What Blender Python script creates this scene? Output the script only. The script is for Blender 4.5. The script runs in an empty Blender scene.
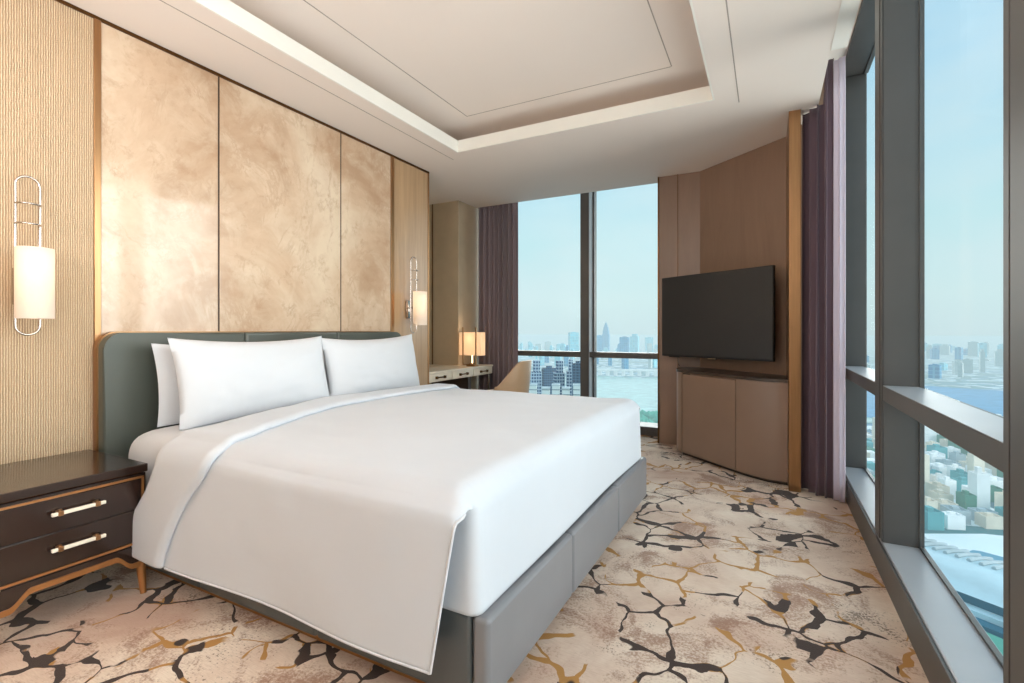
import bpy, bmesh, math, random
from mathutils import Vector, Matrix, noise
R = random.Random(7)
sc = bpy.context.scene
COL = sc.collection
PI = math.pi

# ------------------------------------------------------------------ materials
def lin(c):
    return tuple(((v/255)/12.92 if v/255 <= .04045 else (((v/255)+.055)/1.055)**2.4) for v in c)
class NT:
    def __init__(s, name):
        s.m = bpy.data.materials.new(name); s.m.use_nodes = True
        s.t = s.m.node_tree; s.b = s.t.nodes['Principled BSDF']; s.out = s.t.nodes['Material Output']
    def n(s, typ, **kw):
        nd = s.t.nodes.new(typ)
        for k, v in kw.items():
            if k.startswith('i_'):
                key = k[2:].replace('_', ' ')
                nd.inputs[int(key) if key.isdigit() else key].default_value = v
            else: setattr(nd, k, v)
        return nd
    def l(s, a, b): s.t.links.new(a, b)
    def co(s, scale=(1,1,1), rot=(0,0,0), kind='Object', loc=(0,0,0)):
        tc = s.n('ShaderNodeTexCoord'); mp = s.n('ShaderNodeMapping')
        mp.inputs['Scale'].default_value = scale; mp.inputs['Rotation'].default_value = rot
        mp.inputs['Location'].default_value = loc
        s.l(tc.outputs[kind], mp.inputs[0]); return mp.outputs[0]
    def geo(s, scale=(1,1,1), rot=(0,0,0)):
        g = s.n('ShaderNodeNewGeometry'); mp = s.n('ShaderNodeMapping')
        mp.inputs['Scale'].default_value = scale; mp.inputs['Rotation'].default_value = rot
        s.l(g.outputs['Position'], mp.inputs[0]); return mp.outputs[0]
    def noise(s, v, scale, detail=4, rough=.5, dist=0):
        nd = s.n('ShaderNodeTexNoise'); nd.inputs['Scale'].default_value = scale
        nd.inputs['Detail'].default_value = detail; nd.inputs['Roughness'].default_value = rough
        nd.inputs['Distortion'].default_value = dist
        s.l(v, nd.inputs['Vector']); return nd.outputs['Fac']
    def ramp(s, f, stops, interp='LINEAR'):
        r = s.n('ShaderNodeValToRGB'); cr = r.color_ramp; cr.interpolation = interp
        while len(cr.elements) < len(stops): cr.elements.new(.5)
        for e, (p, c) in zip(cr.elements, stops):
            e.position = p; e.color = (*c, 1) if len(c) == 3 else c
        s.l(f, r.inputs[0]); return r.outputs[0]
    def mix(s, f, a, b, typ='MIX'):
        m = s.n('ShaderNodeMix'); m.data_type = 'RGBA'; m.blend_type = typ
        for i, v in ((0, f), (6, a), (7, b)):
            if hasattr(v, 'is_linked') or hasattr(v, 'links'): s.l(v, m.inputs[i])
            else: m.inputs[i].default_value = v if i == 0 else (*v, 1)
        return m.outputs[2]
    def math(s, op, a, b=0.0, c=0.0, clamp=False):
        m = s.n('ShaderNodeMath', operation=op, use_clamp=clamp)
        for i, v in enumerate((a, b, c)):
            if hasattr(v, 'links'): s.l(v, m.inputs[i])
            else: m.inputs[i].default_value = v
        return m.outputs[0]
    def bump(s, h, strength=.3, dist=.01):
        b = s.n('ShaderNodeBump'); b.inputs['Strength'].default_value = strength
        b.inputs['Distance'].default_value = dist
        s.l(h, b.inputs['Height']); s.l(b.outputs[0], s.b.inputs['Normal'])
    def base(s, c):
        if hasattr(c, 'links'): s.l(c, s.b.inputs['Base Color'])
        else: s.b.inputs['Base Color'].default_value = (*c, 1)
    def set(s, rough=.5, metal=0, spec=.5, coat=0, coatr=.05, emit=None, es=0, sheen=0, sub=0):
        b = s.b
        b.inputs['Roughness'].default_value = rough; b.inputs['Metallic'].default_value = metal
        b.inputs['Specular IOR Level'].default_value = spec; b.inputs['Coat Weight'].default_value = coat
        b.inputs['Coat Roughness'].default_value = coatr; b.inputs['Sheen Weight'].default_value = sheen
        if emit: b.inputs['Emission Color'].default_value = (*emit, 1); b.inputs['Emission Strength'].default_value = es
        return s.m

def plain(name, rgb, rough=.5, metal=0, spec=.5, coat=0, vary=.06, nscale=6, bump=0, bscale=80, **k):
    t = NT(name); c = lin(rgb); v = t.co()
    f = t.noise(v, nscale, 3)
    t.base(t.ramp(f, [(.3, tuple(x*(1-vary) for x in c)), (.7, tuple(min(1, x*(1+vary)) for x in c))]))
    if bump: t.bump(t.noise(v, bscale, 2), bump, .002)
    return t.set(rough, metal, spec, coat, **k)

def M_marble():
    t = NT('onyx_panel'); v = t.geo()
    a = t.noise(v, 1.3, 9, .6, .5); b = t.noise(v, 4.5, 9, .62, .7)
    w = t.noise(t.geo((1, 1, .6), (.5, 0, 0)), 2.4, 9, .66, 1.1)
    c = t.ramp(a, [(.36, lin((180, 148, 118))), (.5, lin((203, 175, 147))), (.64, lin((218, 198, 172)))])
    c = t.mix(t.ramp(b, [(.45, (0, 0, 0)), (.75, (.7, .7, .7))]), c, lin((222, 204, 180)))
    pt = t.noise(t.geo((1, 1, 1), (0, .4, 0)), 9, 6, .7, .4)
    c = t.mix(t.ramp(pt, [(.54, (0, 0, 0)), (.70, (.55, .55, .55))]), c, lin((172, 136, 104)))
    vein = t.ramp(w, [(.470, (0, 0, 0)), (.5, (.4, .4, .4)), (.525, (0, 0, 0))])
    vein = t.mix(t.ramp(b, [(.42, (0, 0, 0)), (.6, (1, 1, 1))]), (0, 0, 0), vein)
    c = t.mix(vein, c, lin((164, 124, 90)))
    t.base(c); return t.set(.28, 0, .5, .75, .07)
def M_wood(name, c1, c2, rough=.3, axis='Z', sc_=14, coat=.3):
    t = NT(name)
    s = {'Z': (sc_, sc_, .7), 'X': (.7, sc_, sc_), 'Y': (sc_, .7, sc_)}[axis]
    v = t.geo(s); f = t.noise(v, 1.5, 8, .65, .6)
    t.base(t.ramp(f, [(.3, lin(c1)), (.7, lin(c2))]))
    t.bump(f, .08, .002); return t.set(rough, 0, .5, coat, .12)
def M_ribbed():
    t = NT('ribbed_wallcovering')
    w = t.n('ShaderNodeTexWave', wave_type='BANDS', bands_direction='Y', wave_profile='SIN')
    w.inputs['Scale'].default_value = 34; w.inputs['Distortion'].default_value = 1.2
    w.inputs['Detail'].default_value = 1
    t.l(t.geo(), w.inputs[0])
    f2 = t.noise(t.geo((1, 60, 60)), 4.0, 2); f3 = t.noise(t.geo((1, 9, .3)), 4, 3)
    c = t.ramp(w.outputs['Fac'], [(.1, lin((152, 124, 94))), (.6, lin((196, 170, 138))), (.95, lin((222, 202, 174)))])
    c = t.mix(t.ramp(f2, [(.35, (0, 0, 0)), (.65, (.5, .5, .5))]), c, lin((176, 146, 112)))
    c = t.mix(t.ramp(f3, [(.4, (0, 0, 0)), (.7, (.35, .35, .35))]), c, lin((190, 160, 128)))
    t.base(c); t.bump(t.math('ADD', w.outputs['Fac'], t.math('MULTIPLY', f2, .5)), .5, .004)
    return t.set(.65, 0, .3)
def M_carpet():
    t = NT('carpet'); v = t.geo((1, 1, 0))
    big = t.noise(v, 1.1, 6, .6, .4); med = t.noise(v, 3.2, 7, .65, .7); sp = t.noise(v, 95, 3, .7)
    fib = t.noise(t.geo((14, 120, 0), (0, 0, .5)), 2, 3)
    c = t.ramp(big, [(.36, lin((194, 162, 144))), (.47, lin((217, 195, 176))), (.62, lin((234, 221, 204)))])
    c = t.mix(t.ramp(fib, [(.35, (0, 0, 0)), (.7, (.3, .3, .3))]), c, lin((176, 146, 120)))
    # rust-brown stains breaking into speckles
    st = t.math('ADD', med, t.math('MULTIPLY', t.math('SUBTRACT', sp, .5), .42))
    c = t.mix(t.ramp(st, [(.505, (0, 0, 0)), (.63, (.8, .8, .8))]), c, lin((146, 106, 84)))
    fine = t.math('ADD', t.noise(t.geo((1, 1, 0), (0, 0, 1.1)), 2.3, 6, .6, .5), t.math('MULTIPLY', t.math('SUBTRACT', sp, .5), .7))
    c = t.mix(t.ramp(fine, [(.66, (0, 0, 0)), (.72, (.7, .7, .7))]), c, lin((88, 66, 50)))
    # warped cell network
    def net(scale, seedrot, lo, hi, warp, col, maskscale, m0, m1, src, off):
        g = t.geo((1, 1, 0), (0, 0, seedrot))
        nz = t.n('ShaderNodeTexNoise'); nz.inputs['Scale'].default_value = 4.5; nz.inputs['Detail'].default_value = 2
        t.l(g, nz.inputs['Vector'])
        add = t.n('ShaderNodeVectorMath', operation='MULTIPLY_ADD'); add.inputs[1].default_value = (warp, warp, 0)
        t.l(nz.outputs['Color'], add.inputs[0]); t.l(g, add.inputs[2])
        vo = t.n('ShaderNodeTexVoronoi', feature='DISTANCE_TO_EDGE'); vo.inputs['Scale'].default_value = scale
        vo.inputs['Randomness'].default_value = .75
        t.l(add.outputs[0], vo.inputs['Vector'])
        mo = t.n('ShaderNodeVectorMath', operation='ADD'); mo.inputs[1].default_value = (off, off*.7, 0); t.l(g, mo.inputs[0])
        th = t.ramp(t.noise(mo.outputs[0], 7, 3), [(.38, (lo,)*3), (.68, (hi,)*3)])
        line = t.math('GREATER_THAN', th, vo.outputs['Distance'])
        mk = t.ramp(t.noise(mo.outputs[0], maskscale, 3, .55), [(m0, (0, 0, 0)), (m1, (1, 1, 1))])
        return t.mix(t.math('MULTIPLY', line, mk), src, col)
    c = net(4.9, 0.35, .014, .055, .20, lin((178, 130, 70)), 2.2, .50, .51, c, 3.1)
    c = net(4.9, 0.35, .014, .078, .20, lin((66, 52, 46)), 2.3, .515, .523, c, 9.7)
    t.base(c)
    t.bump(t.noise(v, 240, 3), .35, .004)
    return t.set(.95, 0, .1, sheen=.15)
def M_fabric(name, rgb, wv=500, rough=.85, bump=.12, vary=.02, big=0, **k):
    t = NT(name); v = t.co(); c = lin(rgb)
    f = t.noise(v, 3, 3); t.base(t.ramp(f, [(.3, tuple(x*(1-vary) for x in c)), (.7, c)]))
    h = t.noise(v, wv, 2)
    if big: h = t.math('ADD', t.math('MULTIPLY', h, .08), t.noise(t.co((1.2, 3, 2)), 2.6, 4, .5, .5))
    t.bump(h, bump, .002 if not big else big); return t.set(rough, 0, .25, **k)
def M_leather(name, rgb):
    t = NT(name); v = t.co(); c = lin(rgb)
    f = t.noise(v, 2.5, 4); t.base(t.ramp(f, [(.3, tuple(x*.9 for x in c)), (.7, tuple(x*1.08 for x in c))]))
    vo = t.n('ShaderNodeTexVoronoi'); vo.inputs['Scale'].default_value = 260; t.l(v, vo.inputs[0])
    t.bump(vo.outputs['Distance'], .08, .001); return t.set(.38, 0, .5)
def M_metal(name, rgb, rough=.25, stretch=None):
    t = NT(name); c = lin(rgb); v = t.geo(stretch or (3, 3, 3)); f = t.noise(v, 3, 4)
    t.base(t.ramp(f, [(.3, tuple(x*.9 for x in c)), (.7, tuple(min(1, x*1.06) for x in c))]))
    return t.set(rough, 1, .5)
def M_glass():
    t = NT('window_glass'); t.t.nodes.remove(t.b)
    tr = t.n('ShaderNodeBsdfTransparent'); tr.inputs[0].default_value = (.955, .985, .985, 1)
    gl = t.n('ShaderNodeBsdfGlossy'); gl.inputs['Roughness'].default_value = .0
    lw = t.n('ShaderNodeLayerWeight'); lw.inputs[0].default_value = .5
    fo = t.math('MULTIPLY_ADD', t.math('POWER', lw.outputs['Facing'], 6.0), .10, .012)
    mx = t.n('ShaderNodeMixShader'); t.l(fo, mx.inputs[0]); t.l(tr.outputs[0], mx.inputs[1]); t.l(gl.outputs[0], mx.inputs[2])
    t.l(mx.outputs[0], t.out.inputs[0]); return t.m
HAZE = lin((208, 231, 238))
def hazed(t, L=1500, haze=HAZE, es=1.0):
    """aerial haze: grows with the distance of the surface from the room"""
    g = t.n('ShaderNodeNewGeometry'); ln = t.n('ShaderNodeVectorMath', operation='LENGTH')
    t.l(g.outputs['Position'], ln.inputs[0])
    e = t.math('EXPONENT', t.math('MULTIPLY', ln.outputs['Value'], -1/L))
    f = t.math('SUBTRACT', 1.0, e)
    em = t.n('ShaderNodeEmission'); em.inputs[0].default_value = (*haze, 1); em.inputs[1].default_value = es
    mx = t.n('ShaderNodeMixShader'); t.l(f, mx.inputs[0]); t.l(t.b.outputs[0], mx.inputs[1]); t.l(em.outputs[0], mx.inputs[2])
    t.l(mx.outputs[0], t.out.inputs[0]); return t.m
def M_tower(name, wall, glass, sx=.35, sz=.32, L=1500, mort=.25):
    t = NT(name); g = t.n('ShaderNodeNewGeometry'); sp = t.n('ShaderNodeSeparateXYZ'); t.l(g.outputs['Position'], sp.inputs[0])
    cb = t.n('ShaderNodeCombineXYZ'); t.l(t.math('ADD', sp.outputs[0], sp.outputs[1]), cb.inputs[0]); t.l(sp.outputs[2], cb.inputs[1])
    br = t.n('ShaderNodeTexBrick'); br.offset = 0; br.inputs['Scale'].default_value = 1
    br.inputs['Mortar Size'].default_value = mort; br.inputs['Brick Width'].default_value = 1/sx; br.inputs['Row Height'].default_value = 1/sz
    gl = lin(glass); br.inputs['Color1'].default_value = (*gl, 1); br.inputs['Color2'].default_value = (*[min(1, x*1.5) for x in gl], 1)
    br.inputs['Mortar'].default_value = (*lin(wall), 1); t.l(cb.outputs[0], br.inputs[0])
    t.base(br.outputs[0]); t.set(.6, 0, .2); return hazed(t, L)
def M_ground():
    t = NT('city_ground'); g = t.geo((1, 1, 0))
    vo = t.n('ShaderNodeTexVoronoi'); vo.inputs['Scale'].default_value = .045; t.l(g, vo.inputs[0])
    rnd = t.n('ShaderNodeSeparateColor'); t.l(vo.outputs['Color'], rnd.inputs[0])
    c = t.ramp(rnd.outputs[0], [(0, lin((50, 110, 125))), (.25, lin((230, 240, 240))), (.42, lin((80, 145, 170))), (.6, lin((235, 242, 244))), (.72, lin((90, 130, 160))), (.88, lin((180, 195, 205)))], 'CONSTANT')
    ed = t.n('ShaderNodeTexVoronoi', feature='DISTANCE_TO_EDGE'); ed.inputs['Scale'].default_value = .012; t.l(g, ed.inputs[0])
    c = t.mix(t.math('LESS_THAN', ed.outputs['Distance'], .05), c, lin((40, 110, 115)))
    c = t.mix(t.ramp(t.noise(g, .006, 4), [(.52, (0, 0, 0)), (.62, (.8, .8, .8))]), c, lin((35, 95, 80)))
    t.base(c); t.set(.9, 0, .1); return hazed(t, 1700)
def flat_h(name, rgb, L=1500, rough=.8, bump=0, stripes=0):
    t = NT(name); c = lin(rgb); f = t.noise(t.geo((1, 1, 1)), .05, 4)
    cc = t.ramp(f, [(.3, tuple(x*.8 for x in c)), (.7, tuple(min(1, x*1.15) for x in c))])
    if stripes:
        w = t.n('ShaderNodeTexWave', bands_direction='X'); w.inputs['Scale'].default_value = stripes; t.l(t.co(), w.inputs[0])
        cc = t.mix(t.ramp(w.outputs['Fac'], [(.35, (0, 0, 0)), (.5, (.5, .5, .5))]), cc, lin((120, 175, 190)))
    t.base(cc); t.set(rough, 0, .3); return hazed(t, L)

MARBLE = M_marble(); RIB = M_ribbed(); CARPET = M_carpet()
WOODP = M_wood('sandy_wood_panel', (158, 126, 92), (184, 151, 114), .3)
WOODC = plain('beige_lacquer_wall', (190, 170, 142), .45, vary=.05)
WOODT = M_wood('taupe_wood_panel', (134, 108, 90), (146, 119, 100), .42, sc_=5, coat=.1)
TAUPE = plain('taupe_lacquer', (142, 118, 102), .34, vary=.03, coat=.15)
TAUPED = plain('dark_taupe_top', (70, 58, 50), .3, vary=.05)
BRONZE = M_metal('brushed_bronze', (172, 132, 94), .3, (30, 30, 1))
BRONZED = M_metal('dark_bronze', (104, 74, 46), .35, (20, 20, 1))
COPPER = plain('copper_lacquer', (176, 122, 74), .3, .55)
DARKSEAM = plain('dark_brown_seam', (72, 50, 34), .5)
CHROME = M_metal('polished_nickel', (196, 186, 178), .12)
FRAME = plain('window_frame_grey', (90, 88, 86), .42, .35, .4, vary=.06, nscale=4)
SILL = plain('sill_grey', (164, 168, 172), .38, .1, .5, vary=.05, nscale=3)
CEIL = plain('ceiling_paint', (236, 226, 217), .9, spec=.1, vary=.012, nscale=1.5)
CEILW = plain('ceiling_trim_paint', (236, 234, 226), .7, spec=.2, vary=.01)
GROOVE = plain('groove_shadow', (168, 158, 148), .9)
LINEN = M_fabric('white_cotton', (209, 211, 215), 600, .8, .1, .015, sheen=.1)
DUVET = M_fabric('white_duvet_cotton', (204, 208, 214), 600, .8, .25, .02, big=.008, sheen=.1)
LEATH = M_leather('grey_green_leather', (80, 84, 77))
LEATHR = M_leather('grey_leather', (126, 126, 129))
LEATHS = M_leather('shaded_grey_leather', (84, 88, 88))  # same leather as the foot rail, darkened to paint the sides' shade
ESPRESSO = M_wood('espresso_wood', (36, 23, 18), (50, 33, 27), .2, 'Y', 9, .5)
IVORY = plain('ivory_inlay', (240, 232, 215), .25)
CREAM = plain('cream_lacquer', (228, 216, 196), .35, vary=.05, nscale=12)
SHADE = None
def M_shade(name, rgb, es):
    t = NT(name); c = lin(rgb); f = t.noise(t.co((400, 400, 60)), 1, 2)
    t.base(t.ramp(f, [(.3, tuple(x*.92 for x in c)), (.7, c)])); t.b.inputs['Transmission Weight'].default_value = 0
    t.set(.8, 0, .2, emit=lin((255, 226, 186)), es=es)
    tl = t.n('ShaderNodeBsdfTranslucent'); tl.inputs[0].default_value = (*c, 1)
    mx = t.n('ShaderNodeMixShader'); mx.inputs[0].default_value = .45
    t.l(t.b.outputs[0], mx.inputs[1]); t.l(tl.outputs[0], mx.inputs[2]); t.l(mx.outputs[0], t.out.inputs[0]); return t.m
SHADE = M_shade('linen_shade', (236, 228, 220), .16); SHADEL = M_shade('desk_linen_shade', (236, 220, 198), .4)
BULB = plain('bulb_glow', (255, 220, 160), .5, emit=(1, .75, .45), es=6)
CURT = M_fabric('mauve_curtain', (98, 80, 90), 900, .75, .2, .05, sheen=.3)
CURTF = M_fabric('plum_grey_curtain', (132, 116, 120), 900, .75, .2, .05, sheen=.3)
TAN = M_leather('tan_leather', (196, 164, 130)); CHAIRIN = M_fabric('cream_seat_fabric', (224, 212, 194))
BLACK = plain('black_plastic', (24, 24, 25), .45, vary=.03); SCREEN = plain('tv_screen', (54, 54, 55), .3, spec=.35, vary=.02)
REARW = plain('rear_wall_paint', (196, 176, 150), .8, vary=.02)
GLASS = M_glass()

# ------------------------------------------------------------------ mesh helpers
def BM(): return bmesh.new()
def box(bm, x0, x1, y0, y1, z0, z1, bev=0, seg=2, M=None):
    vs = [bm.verts.new((x, y, z)) for x in (x0, x1) for y in (y0, y1) for z in (z0, z1)]
    fs = [bm.faces.new([vs[i] for i in q]) for q in ((0,1,3,2),(4,6,7,5),(0,4,5,1),(2,3,7,6),(0,2,6,4),(1,5,7,3))]
    new = vs
    if bev:
        es = list({e for f in fs for e in f.edges})
        r = bmesh.ops.bevel(bm, geom=es, offset=bev, segments=seg, profile=.5, affect='EDGES')
        new = list({v for f in r['faces'] for v in f.verts} | {v for v in vs if v.is_valid})
    if M is not None:
        for v in new: v.co = M @ v.co
    return new
def prism(bm, poly, z0, z1, bev=0, M=None, seg=2):
    a = [bm.verts.new((p[0], p[1], z0)) for p in poly]; b = [bm.verts.new((p[0], p[1], z1)) for p in poly]
    n = len(poly); fs = [bm.faces.new(a[::-1]), bm.faces.new(b)]
    for i in range(n): fs.append(bm.faces.new((a[i], a[(i+1) % n], b[(i+1) % n], b[i])))
    new = a+b
    if bev:
        es = list(set(fs[0].edges) | set(fs[1].edges))
        r = bmesh.ops.bevel(bm, geom=es, offset=bev, segments=seg, profile=.5, affect='EDGES')
        new = list({v for f in r['faces'] for v in f.verts} | {v for v in new if v.is_valid})
    if M is not None:
        for v in new: v.co = M @ v.co
def tube(bm, pts, r, closed=False, n=10, up=Vector((0, 0, 1))):
    pts = [Vector(p) for p in pts]; N = len(pts); rings = []
    prev = None
    for i, p in enumerate(pts):
        if closed: d = pts[(i+1) % N]-pts[i-1]
        else: d = pts[min(i+1, N-1)]-pts[max(i-1, 0)]
        d.normalize()
        if prev is None:
            u = up if abs(d.dot(up)) < .95 else Vector((1, 0, 0))
            a = d.cross(u).normalized()
        else: a = (prev-d*prev.dot(d)).normalized()
        prev = a; b = d.cross(a)
        rr = r[i] if isinstance(r, (list, tuple)) else r
        rings.append([bm.verts.new(p+(a*math.cos(k*2*PI/n)+b*math.sin(k*2*PI/n))*rr) for k in range(n)])
    m = N if closed else N-1
    off = 0
    if closed:
        off = min(range(n), key=lambda k: (rings[0][k].co-rings[-1][0].co).length)
    for i in range(m):
        A = rings[i]; B = rings[(i+1) % N]; o = off if (closed and i == N-1) else 0
        for k in range(n): bm.faces.new((A[k], A[(k+1) % n], B[(k+1+o) % n], B[(k+o) % n]))
    if not closed: bm.faces.new(rings[0][::-1]); bm.faces.new(rings[-1])
def cyl(bm, c, r, z0, z1, n=32, bev=0, r2=None, sy=1):
    r2 = r if r2 is None else r2
    a = [bm.verts.new((c[0]+r*math.cos(i*2*PI/n), c[1]+sy*r*math.sin(i*2*PI/n), z0)) for i in range(n)]
    b = [bm.verts.new((c[0]+r2*math.cos(i*2*PI/n), c[1]+sy*r2*math.sin(i*2*PI/n), z1)) for i in range(n)]
    f0 = bm.faces.new(a[::-1]); f1 = bm.faces.new(b)
    for i in range(n): bm.faces.new((a[i], a[(i+1) % n], b[(i+1) % n], b[i]))
    if bev: bmesh.ops.bevel(bm, geom=list(set(f0.edges) | set(f1.edges)), offset=bev, segments=2, profile=.5, affect='EDGES')
def grid(bm, nu, nv, fn, keep=None):
    V = [[bm.verts.new(fn(i/nu, j/nv)) for j in range(nv+1)] for i in range(nu+1)]
    for i in range(nu):
        for j in range(nv):
            if keep and not keep((i+.5)/nu, (j+.5)/nv): continue
            bm.faces.new((V[i][j], V[i+1][j], V[i+1][j+1], V[i][j+1]))
    for v in list(bm.verts):
        if not v.link_faces: bm.verts.remove(v)
    return V
def wloc(o):
    v = Vector((0, 0, 0))
    while o: v += o.location; o = o.parent
    return v
def obj(name, bm, mat, parent=None, angle=35, at=None):
    bmesh.ops.recalc_face_normals(bm, faces=bm.faces)
    me = bpy.data.meshes.new(name); bm.to_mesh(me); bm.free()
    if at is None and parent is None:
        cs = [v.co for v in me.vertices]
        at = Vector((sum((max(c[i] for c in cs), min(c[i] for c in cs)))/2 if i < 2 else min(c[2] for c in cs) for i in range(3)))
    base = wloc(parent) if parent else Vector(at)
    me.transform(Matrix.Translation(-base))
    for p in me.polygons: p.use_smooth = True
    me.set_sharp_from_angle(angle=math.radians(angle))
    me.materials.append(mat)
    o = bpy.data.objects.new(name, me); COL.objects.link(o)
    if parent: o.parent = parent
    else: o.location = base
    return o
def thing(name, label, cat, loc, group=None):
    o = bpy.data.objects.new(name, None); COL.objects.link(o); o.location = loc; o.empty_display_size = .1
    o['label'] = label; o['category'] = cat
    if group: o['group'] = group
    return o
def tag(o, label, cat, group=None, kind=None):
    o['label'] = label; o['category'] = cat
    if group: o['group'] = group
    if kind: o['kind'] = kind
    return o
def struct(name, bm, m, parent=None, **k):
    o = obj(name, bm, m, parent, **k)
    if not parent: o['kind'] = 'structure'
    return o
def sthing(name, loc):
    o = bpy.data.objects.new(name, None); COL.objects.link(o); o.location = loc; o['kind'] = 'structure'; return o
def copy_tree(o, parent=None):
    c = o.copy(); COL.objects.link(c)
    if parent: c.parent = parent
    for ch in [x for x in bpy.data.objects if x.parent == o]: copy_tree(ch, c)
    return c

# ------------------------------------------------------------------ setting
CZ = 2.80; WX = -3.06; RX = .49; GX = .64; YB = -1.7; AX = -3.86
b = BM(); prism(b, [(AX-.2, YB-.2), (RX+.0, YB-.2), (RX+.0, 4.44), (.3, 4.8), (.14, 5.75), (AX-.2, 5.9)], -.12, 0); struct('floor', b, CARPET)
# left wall: core and its cladding
b = BM(); box(b, AX-.2, WX-.035, YB-.2, 3.985, 0, 3.15); struct('wall_left', b, WOODC)
w = sthing('wall_left_cladding', (WX, 1.3, 0))
b = BM(); box(b, WX-.035, WX, YB, 1.212, 0, 2.782); obj('ribbed_panel', b, RIB, w)
for y0, y1 in ((1.242, 1.850), (1.862, 2.840), (2.852, 3.432)):
    b = BM(); box(b, WX-.033, WX, y0, y1, 0, 2.782, .002, 1); obj('onyx_panel', b, MARBLE, w)
b = BM(); box(b, WX-.033, WX, 3.479, 3.982, 0, 2.782, .002, 1); obj('wood_panel', b, WOODP, w)
for y0, y1, t_, mt in ((1.212, 1.242, .008, BRONZE), (3.434, 3.477, .006, BRONZE), (3.982, 4.0, .006, BRONZE)):
    b = BM(); box(b, WX-.034, WX+t_, y0, y1, 0, 2.784, .002, 1); obj('bronze_strip', b, mt, w)
for y0, y1 in ((1.850, 1.862), (2.840, 2.852)):
    b = BM(); box(b, WX-.034, WX-.004, y0, y1, 0, 2.782); obj('seam_strip', b, DARKSEAM, w)
b = BM(); box(b, WX-.035, WX+.006, YB, 4.0, 2.782, 2.80); obj('head_trim', b, BRONZED, w)
b = BM(); box(b, AX-.2, WX-.036, 3.985, 4.0, 0, 2.8); struct('wall_left_return', b, WOODC)
b = BM(); box(b, AX-.2, AX, 4.0, 5.9, 0, 3.15); struct('wall_alcove', b, WOODC)
# column beside desk
b = BM(); box(b, AX, -3.4, 5.04, 5.9, 0, 3.15, .004, 1); struct('wall_column', b, WOODC)
b = BM(); box(b, -3.80, -3.79, 5.034, 5.04, 0, 2.8); struct('trim_1', b, BRONZED)
# far wall right part + angled wall + fin backing
b = BM(); box(b, -1.02, -.61, 5.26, 5.9, 0, 3.15); struct('wall_far', b, WOODT)
b = BM(); prism(b, [(-.61, 5.26), (.143, 4.645), (.143, 4.8), (-.61, 5.42)], 0, 3.15); struct('wall_angled', b, WOODT)
b = BM(); prism(b, [(.143, 4.645), (.2, 4.645), (.2, 4.44), (.645, 4.44), (.645, 4.8), (.143, 4.8)], 0, 3.15); struct('wall_corner', b, WOODT)
b = BM(); box(b, -.829, -.823, 5.252, 5.262, 0, 2.8); struct('trim_2', b, BRONZED)
b = BM(); box(b, -1.028, -1.012, 5.25, 5.62, 0, 2.8); struct('trim_3', b, BRONZED)
b = BM(); box(b, .135, .213, 4.125, 4.66, 0, 2.8, .003, 1); struct('trim_4', b, BRONZE)
b = BM(); box(b, AX-.2, RX+.3, YB-.2, YB, 0, 3.15); struct('wall_rear', b, REARW)
b = BM(); box(b, -1.9, -1.0, YB-.01, YB+.04, 0, 2.2, .004, 1); dr = struct('door_1', b, WOODT)
b = BM(); tube(b, [(-1.12, YB+.04, 1), (-1.12, YB+.09, 1), (-1.24, YB+.09, 1)], .01); obj('door_handle', b, CHROME, dr)

# ceiling with tray
TX0, TX1, TY0, TY1 = -2.5, -.33, -1.2, 3.69
c = sthing('ceiling', (0, 0, CZ))
def cpart(name, boxes, mat):
    b_ = BM()
    for q in boxes: box(b_, *q)
    return obj(name, b_, mat, c)
ZS = 2.86
cpart('ceiling_border', [(AX-.2, TX0, YB-.2, 5.46, CZ, ZS), (TX0, TX1, TY1, 5.46, CZ, ZS), (TX0, TX1, YB-.2, TY0, CZ, ZS),
      (TX1, .32, YB-.2, 5.46, CZ, ZS)], CEIL)
cpart('pocket_lip', [(.32, .40, YB-.2, 3.34, CZ-.004, ZS)], CEILW)
cpart('tray_fascia', [(TX0, TX0+.012, TY0, TY1, CZ+.0005, 2.905), (TX0+.012, TX1-.012, TY1-.012, TY1, CZ+.0005, 2.905), (TX1-.012, TX1, TY0, TY1, CZ+.0005, 2.905), (TX0+.012, TX1-.012, TY0, TY0+.012, CZ+.0005, 2.905)], CEILW)
cpart('upper_ceiling', [(AX-.2, GX+.02, YB-.2, 5.9, 3.13, 3.2), (TX0-.26, TX1+.26, TY0-.3, TY1+.26, 3.03, 3.13)], CEIL)
cpart('cove_wall', [(TX0-.3, TX0-.26, TY0-.3, TY1+.3, 2.86, 3.13), (TX1+.26, TX1+.3, TY0-.3, TY1+.3, 2.86, 3.13), (TX0-.26, TX1+.26, TY1+.26, TY1+.3, 2.86, 3.13), (TX0-.26, TX1+.26, TY0-.3, TY0-.26, 2.86, 3.13)], CEIL)
g0, g1, g2, g3 = -2.30, -.60, -.9, 3.53
cpart('tray_groove', [(g0, g0+.007, g2, g3, 3.0285, 3.031), (g1, g1+.007, g2, g3, 3.0285, 3.031), (g0, g1, g3, g3+.007, 3.0285, 3.031)], GROOVE)
cpart('border_groove', [(-2.637, -2.63, YB, 3.82, CZ-.0012, CZ+.001), (-.185, -.178, YB, 3.8, CZ-.0012, CZ+.001)], GROOVE)

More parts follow.
